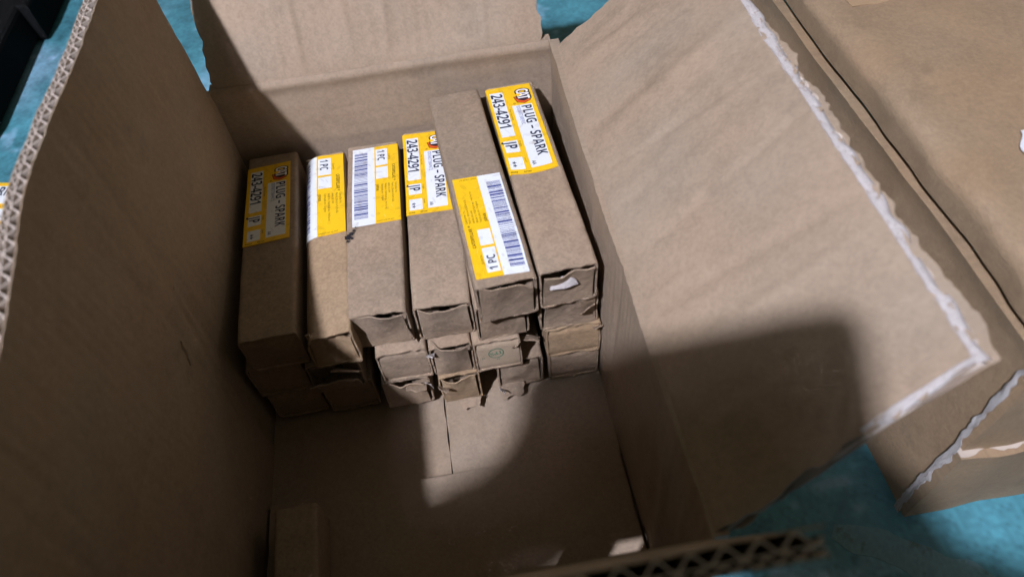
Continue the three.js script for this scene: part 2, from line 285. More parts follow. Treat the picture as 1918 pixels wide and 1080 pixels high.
const countLabel = (seed) => canvasTexture(1040, 416, (g, w, h) => {
  g.fillStyle = YEL; g.fillRect(0, 0, w, h);
  g.fillStyle = WHT; g.fillRect(0, 216, w, 200); g.fillRect(44, 100, 236, 104); g.fillRect(306, 100, 160, 104);
  squeezed(g, '1 PC', 62, 188, 92, 0.78);
  squeezed(g, 'Quantity', 128, 90, 26, 0.9, 'normal', '#4a3a08');
  squeezed(g, 'CATERPILLAR', 290, 62, 40, 0.78, 'bold', '#3a2d06'); squeezed(g, '®', 500, 52, 26, 1, 'bold', '#3a2d06');
  const lines = ['Caterpillar Inc.', 'Peoria, Illinois 61629 USA', 'www.cat.com', 'Made in / Fabriqué au / Hecho en', 'Fabricado en / Origine'];
  lines.forEach((s, i) => squeezed(g, s, 540, 40 + i * 30, 25, 0.9, 'normal', '#3a2d06'));
  squeezed(g, 'JAPAN', 540, 206, 34, 0.85, 'bold', '#3a2d06');
  g.save(); g.translate(1022, 206); g.rotate(-Math.PI / 2); g.fillStyle = '#3a2d06'; g.font = '18px sans-serif'; g.fillText('000001234 00 567', 0, 0); g.restore();
  const r = rng(77); let x = 66; g.fillStyle = '#20307c';
  while (x < 950) { const b = [5, 5, 5, 12, 18][Math.floor(r() * 5)]; g.fillRect(x, 280, b, 118); x += b + [6, 6, 9, 14][Math.floor(r() * 4)]; }
  speckle(g, w, h, seed);
});
const printMat = (t) => std({ name: 'printed label', map: t, roughness: 0.38, bumpMap: kraftBump, bumpScale: 0.0001 });
const M_A = printMat(partLabel('IDDIM3738AP672', 5)), M_A2 = printMat(partLabel('IDDIM3738EPLC', 15)), M_B = printMat(countLabel(6)), M_B2 = printMat(countLabel(26)), M_B3 = printMat(countLabel(46));
const stampTex = canvasTexture(256, 256, (g, w, h) => {
  g.fillStyle = '#a8957d'; g.fillRect(0, 0, w, h);
  const r = rng(9); for (let k = 0; k < 5000; k++) { g.fillStyle = r() < 0.5 ? 'rgba(60,40,20,0.09)' : 'rgba(255,240,220,0.08)'; g.fillRect(r() * w, r() * h, 1 + r() * 4, 1 + r() * 2); }
  g.translate(118, 112); g.rotate(Math.PI - 0.14); g.strokeStyle = '#1f6a4c'; g.lineWidth = 6; g.beginPath(); g.arc(0, 0, 44, 0, 7); g.stroke();
  g.fillStyle = '#1f6a4c'; g.font = 'bold 40px serif'; g.textAlign = 'center'; g.fillText('TPS', 0, 14); g.font = 'bold 18px serif'; g.fillText('12', 84, -14); g.fillText('24', 0, -54);
});
const M_STAMP = std({ name: 'stamped paperboard', map: stampTex, roughness: 0.85 });
const tagTex = canvasTexture(128, 64, (g) => { g.fillStyle = '#d6d3cf'; g.fillRect(0, 0, 128, 64); g.fillStyle = '#222222'; g.font = 'bold 46px sans-serif'; g.fillText('0TL', 16, 49); });

// ---------------------------------------------------------------- the small boxes
const BH = 0.9324, BL = 4.55;
// o: w, h, len, roundTL, seed, print, labelAt [x0, x1, z0, z1] in box axes, flip, front
function smallBox(label, back, front, y, o) {
  const grp = thing('spark_plug_box', label, 'box', 'small kraft boxes');
  const MB = o.mat ?? ({ 102: M.boxWarm, 118: M.boxWarm, 114: M.boxWarm, 110: M.boxGrey, 105: M.boxGrey, 119: M.boxGrey }[o.seed] ?? M.box);
  const dx = front[0] - back[0], dz = front[1] - back[1], len = Math.hypot(dx, dz), w = o.w ?? 0.96, h = o.h ?? 0.92, seed = o.seed, r0 = 0.05;
  grp.position.set(back[0] * U, y * U, back[1] * U); grp.rotation.set((o.pitch ?? 0), Math.atan2(dx, dz), o.roll ?? 0, 'YXZ');
  // cross-section as a closed run of points, from the bottom left corner up the left side, over the top, down and back
  const prof = [], cor = (cx, cy, r, a0) => { const n = r > 0.1 ? 8 : 3; for (let i = 0; i <= n; i++) { const a = (a0 - 90 * i / n) * RAD; prof.push([cx + r * Math.cos(a), cy + r * Math.sin(a)]); } };
  const rl = o.roundTL ?? r0, line = (a, b, n) => { for (let i = 1; i < n; i++) prof.push([a[0] + (b[0] - a[0]) * i / n, a[1] + (b[1] - a[1]) * i / n]); };
  cor(-w / 2 + r0, r0, r0, 270); line([-w / 2, r0], [-w / 2, h - rl], 6); cor(-w / 2 + rl, h - rl, rl, 180); line([-w / 2 + rl, h], [w / 2 - r0, h], 9); cor(w / 2 - r0, h - r0, r0, 90); line([w / 2, h - r0], [w / 2, r0], 6); cor(w / 2 - r0, r0, r0, 0); line([w / 2 - r0, 0], [-w / 2 + r0, 0], 6); prof.push(prof[0].slice());
  const arc = [0]; for (let i = 1; i < prof.length; i++) arc.push(arc[i - 1] + Math.hypot(prof[i][0] - prof[i - 1][0], prof[i][1] - prof[i - 1][1]));
  const per = arc[arc.length - 1];
  const onProf = (q) => { let i = 0; while (i < arc.length - 2 && arc[i + 1] < q) i++; const f = clamp((q - arc[i]) / (arc[i + 1] - arc[i]), 0, 1); return [prof[i][0] + (prof[i + 1][0] - prof[i][0]) * f, prof[i][1] + (prof[i + 1][1] - prof[i][1]) * f]; };
  const amp = o.amp ?? 1;
  function skin(x, y, z, lift) {                                     // dented, slightly bulging sleeve
    const cx = x / (w / 2), cy = (y - h / 2) / (h / 2), fr = smooth(0.8, 1, z / len) * (o.crush ?? 0.5) * 0.6;
    const ed = 1 - Math.pow(Math.max(Math.abs(cx), Math.abs(cy)), 8) * 0.0;
    let k = 1 + amp * (0.016 * noise(z * 0.9 + x, y * 2, seed) + 0.007 * noise(z * 3.1, x * 2.7 + y * 3, seed + 1)) * ed + lift / (Math.max(Math.abs(x), Math.abs(y - h / 2)) + 1e-6);
    k -= fr * 0.05 * (0.6 + noise(x * 3, y * 3 + seed, seed + 2));
    let yy = h / 2 + (y - h / 2) * k, xx = x * k;
    if (o.crease) for (const [zc, c, a, ww] of o.crease) { const e = z - zc - c * x; yy -= a * gauss(e, ww) * smooth(0, h, y); }
    return [xx, Math.max(yy, 0.004), z];
  }
  const nz = 40, th = 0.03, nq = prof.length - 1;
  const sleeve = slab(nq * 2, nz, (u, v, k) => {
    const q = onProf(u * per), z = v * (len + 0.012 * noise(u * 14, 1, seed + 5) + 0.014 * noise(u * 41, 2, seed + 6));
    const p = skin(q[0], q[1], z, 0); if (k) { p[0] *= 1 - 2 * th / w; p[1] = h / 2 + (p[1] - h / 2) * (1 - 2 * th / h); }
    return p;
  }, (u, v) => [u * per + seed * 0.77, v * len + seed * 1.13]);
  const body = part('sleeve', sleeve, MB, grp);
  part('back_panel', slab(6, 6, (u, v, k) => [(u - 0.5) * (w - 0.09), 0.04 + v * (h - 0.09), 0.02 + (k ? 0.03 : 0)], (u, v) => [u + seed, v]), M.box, grp);
  // front closure
  const st = o.front ?? 'flush', fh = { flush: h - 0.1, sunk: h - 0.07, out: h * 0.8, curl: h * 0.95, ajar: h - 0.09, torn: h * 0.74 }[st];
  const zf = (u, v) => {
    const n = 0.022 * noise(u * 2.4, v * 2.4 + seed, seed + 7) + 0.006 * noise(u * 9, v * 8, seed + 8);
    switch (st) {
      case 'sunk': return 0.005 + v * v * (0.035 + 0.1 * smooth(0, 1, seed % 2 ? u : 1 - 0.6 * u) + 0.03 * Math.sin(u * 9 + seed)) + n;
      case 'out': return 0.02 + 0.32 * v * v + n;
      case 'curl': return 0.02 + 0.2 * Math.sin(u * 2.6) * v - 0.16 * smooth(0.3, 0, u) * v + n;
      case 'ajar': return 0.02 + 0.03 * Math.sin(v * 3.1) + v * v * (0.02 + 0.1 * Math.sin(3.1 * clamp(u * 1.15, 0, 1))) + n;
      case 'torn': return -0.03 - 0.07 * v + n * 1.6;
      default: return -0.02 - 0.05 * smooth(0.8, 1, v) - 0.02 * smooth(0.14, 0, v) + n * 0.6;
    }
  };
  const topEdge = (u) => fh + (st === 'flush' ? 0.006 : 0.05) * noise(u * 5, 3, seed + 9) + (st === 'torn' ? 0.16 * noise(u * 3, 8, seed + 10) : 0) + (st === 'curl' ? 0.16 * Math.sin(u * 3.14) : 0);
  const pw = w - (st === 'flush' ? 0.075 : 0.12), px0 = st === 'flush' ? 0 : -0.015 + 0.02 * noise(seed, 3, 3);
  part('end_flap', slab(20, 16, (u, v, k) => { const y = 0.035 + v * topEdge(u), taper = 1 - (st === 'flush' ? 0 : 0.05) * v; return [px0 + (u - 0.5) * pw * taper, y, len + zf(u, v) - (k ? 0.028 : 0)]; }, (u, v) => (o.stamp ? [u * 8, v * 8] : [u * pw + seed * 2.1, v * h + seed])), o.stamp ? M_STAMP : MB, grp);
  if (st !== 'flush') {                                              // side tabs folded in behind the closing flap, and the tuck lip under the lid
    for (const s of [-1, 1]) part('dust_flap', slab(8, 8, (u, v, k) => { const x = s * (w / 2 - 0.045 - u * 0.36), tap = 0.12 * u; return [x, 0.06 + tap + v * (h - 0.14 - 2 * tap), len - 0.14 - 0.2 * u - (k ? 0.025 : 0) + 0.03 * noise(u * 3, v * 3, seed + s)]; }, (u, v) => [u + seed, v]), M.box, grp);
    if (st === 'sunk' || st === 'ajar') part('tuck_lip', slab(16, 6, (u, v, k) => [(u - 0.5) * (pw - 0.08), fh + 0.0 - 0.12 * v + 0.03 * noise(u * 4, 4, seed + 12), len - 0.24 - 0.25 * v - (k ? 0.025 : 0)], (u, v) => [u + seed, v]), M.box, grp);
  }
  if (o.print) {
    const [x0, x1, z0, z1] = o.labelAt, sk = o.skew ?? 0, qTop = arc[0] + per * 0;   // along the profile, measured from the middle of the top
    let qm = 0; { let best = 9; for (let q = 0; q < per; q += 0.004) { const p = onProf(q); if (p[1] > h - 1e-3 && Math.abs(p[0]) < best) { best = Math.abs(p[0]); qm = q; } } }
    const g = slab(36, 40, (u, v, k) => {
      const z = z0 + (z1 - z0) * v + sk * (u - 0.5) + (o.lift ? 0.06 * Math.sin(u * 3.1) * (v > 0.5 ? 1 : 0) * smooth(0.5, 1, v) : 0), q = clamp(qm + x0 + (x1 - x0) * u, 0.02, per - 0.02), p = onProf(q), s = skin(p[0], p[1], z, k ? 0.004 : 0.016);
      return s;
    }, (u, v) => (o.flip ? [(1 - v) * 8, (1 - u) * 8] : [v * 8, u * 8]));
    part('label', g, o.print, grp);
  }
  return grp;
}
// top boxes, left to right
const rest = BH * 2;
smallBox('shaded kraft box with part-number label, leftmost on top, beside the left carton wall', [-0.38, 0.2], [-0.27, 4.78], rest, { seed: 101, w: 1.0, print: M_A, labelAt: [-0.47, 0.36, 0.3, 2.42], skew: -0.06, crush: 0.3 });
smallBox('narrow kraft box with barcode label wrapped over its rounded left edge, second from left', [0.67, 0.42], [0.74, 4.94], rest, { seed: 102, w: 0.84, roundTL: 0.36, print: M_B, labelAt: [-0.62, 0.38, 0.04, 2.2], lift: true, front: 'torn', crush: 1.4, skew: 0.06 });
const b3 = smallBox('kraft box with flat barcode label and black ink smudge on its left edge', [1.67, 0.34], [1.57, 4.66], rest, { seed: 103, w: 1.04, print: M_B2, labelAt: [-0.39, 0.5, 0.1, 2.24], front: 'sunk', skew: -0.03 });
smallBox('kraft box with part-number label partly covered by the skewed box lying across it', [2.8, 0.16], [2.68, 4.7], rest, { seed: 104, w: 1.0, print: M_A, labelAt: [-0.5, 0.36, 0.06, 2.36], front: 'ajar', crush: 1.1, amp: 1.4 });
smallBox('kraft box lying skewed on top with upside-down barcode label at its front end', [3.47, 0.34], [3.78, 5.2], BH * 3 + 0.01, { seed: 105, w: 0.99, print: M_B3, labelAt: [-0.42, 0.4, 2.42, 4.72], flip: true, front: 'sunk', skew: 0.05 });
smallBox('kraft box with part-number label on top of the right-hand column by right wall', [4.58, 0.32], [4.79, 5.1], BH * 3, { seed: 106, w: 0.96, print: M_A2, labelAt: [-0.5, 0.38, 0.06, 2.5], front: 'sunk', crease: [[3.5, 0.25, 0.02, 0.05], [3.9, 0.35, 0.025, 0.04]], skew: 0.02, lift: true });
// third layer under the two highest boxes
smallBox('kraft box directly under the skewed box, its folded front end showing', [3.62, 0.25], [3.66, 4.9], rest, { seed: 107, w: 0.92, front: 'ajar', crush: 1 });
smallBox('kraft box second from top in the right-hand column, torn front end', [4.7, 0.25], [4.83, 4.92], rest, { seed: 108, w: 1.04, front: 'sunk', crush: 0.9 });
// second layer
smallBox('kraft box in deep shade, middle of the leftmost column', [-0.5, 0.2], [-0.48, 4.72], BH, { seed: 109, w: 0.98, front: 'flush' });
smallBox('kraft box with raised torn end flap under the rounded-edge box', [0.5, 0.3], [0.55, 4.86], BH, { seed: 110, w: 0.94, front: 'out', crush: 0.8 });
smallBox('kraft box in the middle of the column below the ink-smudged box', [1.78, 0.3], [1.8, 4.88], BH, { seed: 111, w: 0.92, front: 'flush', crush: 0.5 });
const b42 = smallBox('kraft box with curled-open end flap between the smudged and stamped columns', [2.66, 0.3], [2.67, 4.9], BH, { seed: 112, w: 0.78, front: 'curl', crush: 0.5 });
smallBox('kraft box whose front end carries a round green stamp', [3.5, 0.3], [3.5, 4.98], BH, { seed: 113, w: 0.86, front: 'flush', stamp: true });
smallBox('kraft box third from top in the right-hand column, beside the right wall', [4.9, 0.25], [4.9, 4.93], BH, { seed: 114, w: 1.02, front: 'flush', crush: 1.1 });
// bottom layer
smallBox('kraft box at the bottom of the leftmost column, in deep shade', [-0.5, 0.2], [-0.42, 4.7], 0.006, { seed: 115, w: 0.98, front: 'flush' });
smallBox('kraft box on the carton bottom below the raised torn flap', [0.56, 0.2], [0.62, 4.76], 0.006, { seed: 116, w: 0.96, front: 'flush' });
smallBox('kraft box on the carton bottom below the ink-smudged column', [1.7, 0.2], [1.7, 4.88], 0.006, { seed: 117, w: 0.9, front: 'sunk', crush: 0.8 });
smallBox('kraft box on the carton bottom under the curled-open box', [2.68, 0.2], [2.7, 4.96], 0.006, { seed: 118, w: 0.78, front: 'ajar', crush: 1 });
smallBox('dark kraft box on the carton bottom right of the green stamp', [3.9, 0.2], [3.88, 4.86], 0.006, { seed: 119, w: 0.9, front: 'torn', crush: 0.9 });
smallBox('kraft box at the bottom of the right-hand column', [4.92, 0.2], [4.92, 4.86], 0.006, { seed: 120, w: 0.98, front: 'flush' });
smallBox('single kraft box lying apart in the dark near-left corner of the carton', [-0.3, 6.95], [-0.22, 9.5], 0.006, { seed: 121, w: 0.72, h: 0.86, front: 'flush' });
smallBox('kraft box with yellow label lying on the teal floor left of the carton', [-11.2, -3.1], [-7.2, -2.2], GY + 0.006, { seed: 122, w: 1.5, h: 0.9, print: M_A2, labelAt: [-0.7, 0.7, 0.6, 3.9] });

// torn scraps of paperboard, the smudge and the small printed tag on the boxes they belong to
function scrap(name, parent, x, y, z, w, h, tilt, turn, seed, m = M.torn) {
  const g = slab(10, 8, (u, v, k) => { const tw = 1 - 0.45 * v * (0.5 + 0.5 * noise(seed, 9, seed)), xx = (u - 0.5) * w * tw + 0.12 * w * noise(v * 4, 1, seed) * (u - 0.5), up = v * h * (0.85 + 0.2 * noise(u * 4, 2, seed + 1)), c = Math.cos(tilt), sn = Math.sin(tilt) * (1 + 0.5 * v); return [x + xx * Math.cos(turn), y + up * c, z + up * sn + xx * Math.sin(turn) + 0.03 * noise(u * 2, v * 2, seed + 2) - (k ? 0.025 : 0)]; }, (u, v) => [u * w + seed, v * h]);
  return part(name, g, m, parent);
}
const boxes = scene.children.filter((o) => o.name.startsWith('spark_plug_box'));
scrap('torn_scrap', boxes[9], 0.26, 0.66, 4.6, 0.5, 0.42, 0.45, 0.25, 1, M.box);
scrap('torn_scrap', boxes[11], -0.36, 0.74, 4.62, 0.16, 0.2, 0.7, 0.2, 2);
scrap('torn_scrap', boxes[5], -0.1, 0.6, 4.9, 0.46, 0.22, -0.2, 0.05, 3, M.torn);
scrap('torn_scrap', boxes[7], 0.3, 0.46, 4.74, 0.36, 0.36, 0.4, -0.4, 5, M.box);
scrap('torn_scrap', boxes[12], 0.36, 0.6, 4.66, 0.2, 0.26, 0.35, -0.5, 6, M.box);
scrap('torn_scrap', boxes[12], 0.6, 0.5, 4.42, 0.4, 0.24, 0.7, 0.25, 7, M.box);
scrap('torn_scrap', boxes[16], 0.42, 0.6, 4.7, 0.2, 0.28, 0.3, 0.6, 8);
scrap('torn_scrap', boxes[17], -0.3, 0.62, 4.8, 0.26, 0.3, 0.6, 0.4, 9, M.box);
scrap('torn_scrap', boxes[18], -0.4, 0.1, 4.76, 0.14, 0.34, 0.5, 0.5, 10);
scrap('torn_scrap', boxes[17], 0.12, 0.12, 4.86, 0.42, -0.16, -0.9, 0.1, 12, M.boxGrey);
scrap('torn_scrap', boxes[18], -0.2, 0.16, 4.72, 0.5, -0.2, -0.8, -0.15, 13, M.boxGrey);
scrap('torn_scrap', boxes[16], 0.2, 0.78, 4.74, 0.44, 0.18, 0.9, 0.12, 14, M.box);
scrap('torn_scrap', boxes[13], 0.44, 0.8, 4.72, 0.2, 0.2, 0.5, -0.3, 15, M.box);
scrap('torn_scrap', boxes[2], 0.48, 0.1, 4.36, 0.14, 0.6, 0.2, 1.0, 11, M.box);
{
  const tag = part('paper_tag', slab(4, 3, (u, v, k) => [-0.26 + u * 0.22, 0.72 + v * 0.13, 4.5 - v * 0.03 - (k ? 0.008 : 0)], (u, v) => [u * 8, v * 8]), std({ name: 'printed tag', map: tagTex, roughness: 0.6 }), b42); tag.userData.label = 'small white printed tag';
  const r = rng(5), shapes = [];
  for (const [cx, cz, rad] of [[-0.47, 2.5, 0.07], [-0.42, 2.42, 0.05], [-0.4, 2.55, 0.025], [-0.37, 2.36, 0.03], [-0.48, 2.62, 0.03], [-0.33, 2.3, 0.016]]) {
    const n = 14, pos = [], idx = []; pos.push(cx, 0, cz); for (let i = 0; i < n; i++) { const a = i / n * 6.283, q = rad * (0.6 + 0.7 * r()); pos.push(cx + q * Math.cos(a), 0, cz + q * Math.sin(a)); }
    for (let i = 0; i < n; i++) idx.push(0, 1 + (i + 1) % n, 1 + i);
    for (let i = 0; i < pos.length; i += 3) { pos[i] *= U; pos[i + 1] = (0.935 + 0.006 * shapes.length) * U; pos[i + 2] *= U; }
    const g = new THREE.BufferGeometry(); g.setAttribute('position', new THREE.Float32BufferAttribute(pos, 3)); g.setIndex(idx); g.computeVertexNormals(); shapes.push(g);
  }
  const ink = part('ink_smudge', mergeGeometries(shapes), M.ink, b3); ink.userData.label = 'black ink smudge';
}
// splits and lifted liner on the left wall of the carton
function split(F, path, width, seed, parent) {
  const n = path.length - 1;
  return part('split', slab(n * 5, 4, (u, v, k) => { const x = u * n, i = Math.min(n - 1, Math.floor(x)), f = x - i, s = path[i][0] + (path[i + 1][0] - path[i][0]) * f, t = path[i][1] + (path[i + 1][1] - path[i][1]) * f, w = width * Math.sin(3.1416 * clamp(u, 0.02, 0.98)) * (0.7 + 0.5 * noise(u * 9, 1, seed)); return at(F, s + (v - 0.5) * w + 0.02 * noise(u * 12, 4, seed), t, 0.014 * v + 0.004 - (k ? 0.012 : 0) + wbL(s, t)); }, (u, v) => [u * 2, v]), M.crack, parent);
}
split(FL, [[4.26, 4.3], [4.2, 4.18], [4.16, 4.02], [4.08, 3.9]], 0.05, 3, leftWall);

// ---------------------------------------------------------------- neighbouring closed carton on the right
{
  const t = thing('closed_carton', 'closed taped brown carton standing at the right of the open carton', 'carton');
  const X0 = 10, X1 = 21, Z0 = -9, Z1 = 8.35, Y1 = 4.5, wb = washboard(61, 0.02, 0.06), edgeY = (s) => Y1 + 0.02 * (s - 5) + 0.025 * noise(s * 0.8, 1, 91);
  // left side
  const FS = frame([X0, GY, Z1], [0, 0, -1], [0, 1, 0]);
  const FSi = { ...FS, N: FS.N.clone().negate() };
  part('side_panel', slab(160, 30, (u, v, k) => { const s = u * (Z1 - Z0), hh = edgeY(Z1 - s) - GY, tt = v * hh; return at(FSi, s, tt, (k ? -TH : 0) + wb(s * 0.6, tt) + 0.05 * gauss(tt - hh, 0.15)); }, (u, v) => [u * 17, v * 5 + 3]), M.neighbour, t);
  // front: lower flap standing proud, upper panel set back
  part('front_flap', slab(80, 20, (u, v, k) => [X0 + 0.02 + u * (X1 - X0), GY + 0.02 + v * (2.38 + 0.05 * noise(u * 20, 1, 92)) + 0.02, Z1 + 0.16 - (k ? TH : 0) + 0.04 * noise(u * 16, v * 2, 93) + 0.06 * v * v], (u, v) => [u * 11 + 2, v * 2.4]), M.neighbour, t);
  part('front_flap', slab(80, 20, (u, v, k) => [X0 + 0.1 + u * (X1 - X0 - 0.1), 1.9 + v * 2.6, Z1 + 0.08 - (k ? TH : 0) + 0.03 * noise(u * 16, v * 2, 94)], (u, v) => [u * 11 + 5, v * 2.4 + 4]), M.neighbour, t);
  const ragStrip = (name, F, len, w0, w1, lift, seed, m) => part(name, slab(Math.round(len * 16), 6, (u, v, k) => { const x = u * len, a = w0 + 0.03 * noise(x * 4, 1, seed) + 0.02 * noise(x * 13, 2, seed), b = w1 + 0.05 * noise(x * 2.3, 3, seed) + 0.04 * noise(x * 9, 4, seed); return at(F, x, a + (b - a) * v, lift + 0.015 * noise(x * 5, v * 2, seed) - (k ? 0.012 : 0)); }, (u, v) => [u * len, v]), m, t);
  ragStrip('torn_edge', frame([X0 + 0.02, 2.03, Z1 + 0.02], [1, 0, 0], [0, 0, 1]), 11, -0.02, 0.14, 0.02, 95, M.flute);
  const FC = frame([X0, GY, Z1], [0, 1, 0], [0, 0, 1]); FC.N.negate();
  if (FC.N.x > 0) FC.N.negate();
  ragStrip('torn_edge', FC, 4.85, -0.05, 0.05, 0.03, 96, M.torn);
  // lid: flaps folded over with a soft rounded edge, a dark gap left above the side
  const sag = (x, z) => 0.06 * noise(x * 0.4, z * 0.4, 97) + 0.03 * noise(x * 1.1, z * 0.9, 98);
  part('lid', slab(90, 150, (u, v, k) => {
    const z = Z1 - 0.05 + (Z0 - Z1) * v, e = 0.03 * noise(z * 0.9, 3, 99) + 0.015 * noise(z * 2.6, 4, 99), a = u * 14, base = edgeY(z) + 0.17, R = 0.42;
    let x, y;                                                        // up the lip, round, then across the top
    if (a < 0.35) { x = X0 + 0.02 + e; y = base + a; } else if (a < 1.05) { const q = (a - 0.35) / 0.7 * Math.PI / 2; x = X0 + 0.02 + e + R * (1 - Math.cos(q)) * (1 + 0.4 * noise(z * 1.3, 7, 12)); y = base + 0.35 + R * 0.55 * Math.sin(q); } else { x = X0 + 0.02 + e + R * (1 + 0.4 * noise(z * 1.3, 7, 12) * smooth(2.2, 1.05, a)) + (a - 1.05); y = base + 0.35 + R * 0.55 + 0.22 * smooth(1, 3, a) * 0.3; }
    y += sag(x, z) * smooth(0.3, 1.4, a);
    return k ? [x + (a < 1 ? TH * 0.8 : 0.1), y - (a < 0.5 ? 0 : TH), z] : [x, y, z];
  }, (u, v) => [u * 14 + 1, v * 17 + 2]), M.neighbour, t);
  part('tape', slab(12, 80, (u, v, k) => { const z = 1.6 - 9 * v + 0.02 * noise(u * 4, 1, 4), x = X0 + 0.5 + u * 0.75; return [x, edgeY(z) + 0.17 + 0.35 + 0.231 + sag(x, z) + 0.022 * 1 + 0.033 * smooth(10.9, 12, x) - (k ? 0.012 : 0), z]; }, (u, v) => [u, v * 9]), M.tape, t);
  part('sticker', slab(14, 10, (u, v, k) => { const a = 0, z = 6.0 - v * 0.75, x = 11.15 + u * 1.9; return [x + 0.12 * noise(v * 2, 1, 2) * (1 - u), edgeY(z) + 0.17 + 0.35 + 0.231 + 0.06 + sag(x, z) + 0.02 - (k ? 0.01 : 0), z]; }, (u, v) => [u, v]), M.white, t);
}

// ---------------------------------------------------------------- black case at the far left
{
  const t = thing('black_case', 'black plastic case on the teal floor, cut off by the top-left corner', 'case');
  const bx = (x0, x1, y0, y1, z0, z1, b) => { const s = new THREE.Shape(); s.moveTo(x0 + b, -z0); s.lineTo(x1 - b, -z0); s.lineTo(x1 - b, -z1); s.lineTo(x0 + b, -z1); s.closePath(); const g = new THREE.ExtrudeGeometry(s, { depth: y1 - y0 - 2 * b, bevelEnabled: true, bevelThickness: b, bevelSize: b, bevelSegments: 3 }); g.rotateX(-Math.PI / 2); g.translate(0, y0 + b, 0); g.scale(U, U, U); return g; };
  part('body', bx(-19, -9.4, GY + 0.01, 0.9, -30, -11.4, 0.15), M.black, t);
  part('foot', bx(-19, -9.7, GY + 0.01, 0.9, -11.39, -6.2, 0.2), M.black, t);
  part('lid', bx(-18.7, -11.6, 0.905, 1.6, -29.5, -7, 0.25), M.blackTop, t);
}

// ---------------------------------------------------------------- lamp hanging behind the photographer's left shoulder
{
  const t = thing('pendant_lamp', 'white pendant lamp hanging above and behind the camera, lighting the carton', 'lamp');
  t.position.copy(LAMP_POS);
  const bulb = part('bulb', new THREE.SphereGeometry(0.032, 24, 16), new THREE.MeshStandardMaterial({ name: 'lit bulb', color: 0xffffff, emissive: new THREE.Color().setRGB(1, 0.99, 1.08), emissiveIntensity: 8 }), t); bulb.castShadow = false;
  part('shade', new THREE.LatheGeometry([[0.035, 0.13], [0.05, 0.125], [0.1, 0.09], [0.16, 0.05], [0.162, 0.047], [0.1, 0.084], [0.05, 0.118], [0.035, 0.122]].map((p) => new THREE.Vector2(...p)), 40), std({ name: 'white enamel', color: new THREE.Color().setRGB(0.7, 0.7, 0.7) }), t);
  part('socket', new THREE.CylinderGeometry(0.02, 0.02, 0.1, 16).translate(0, 0.08, 0), M.black, t);
  part('cord', new THREE.CylinderGeometry(0.004, 0.004, 1.2, 8).translate(0, 0.73, 0), M.black, t);
}

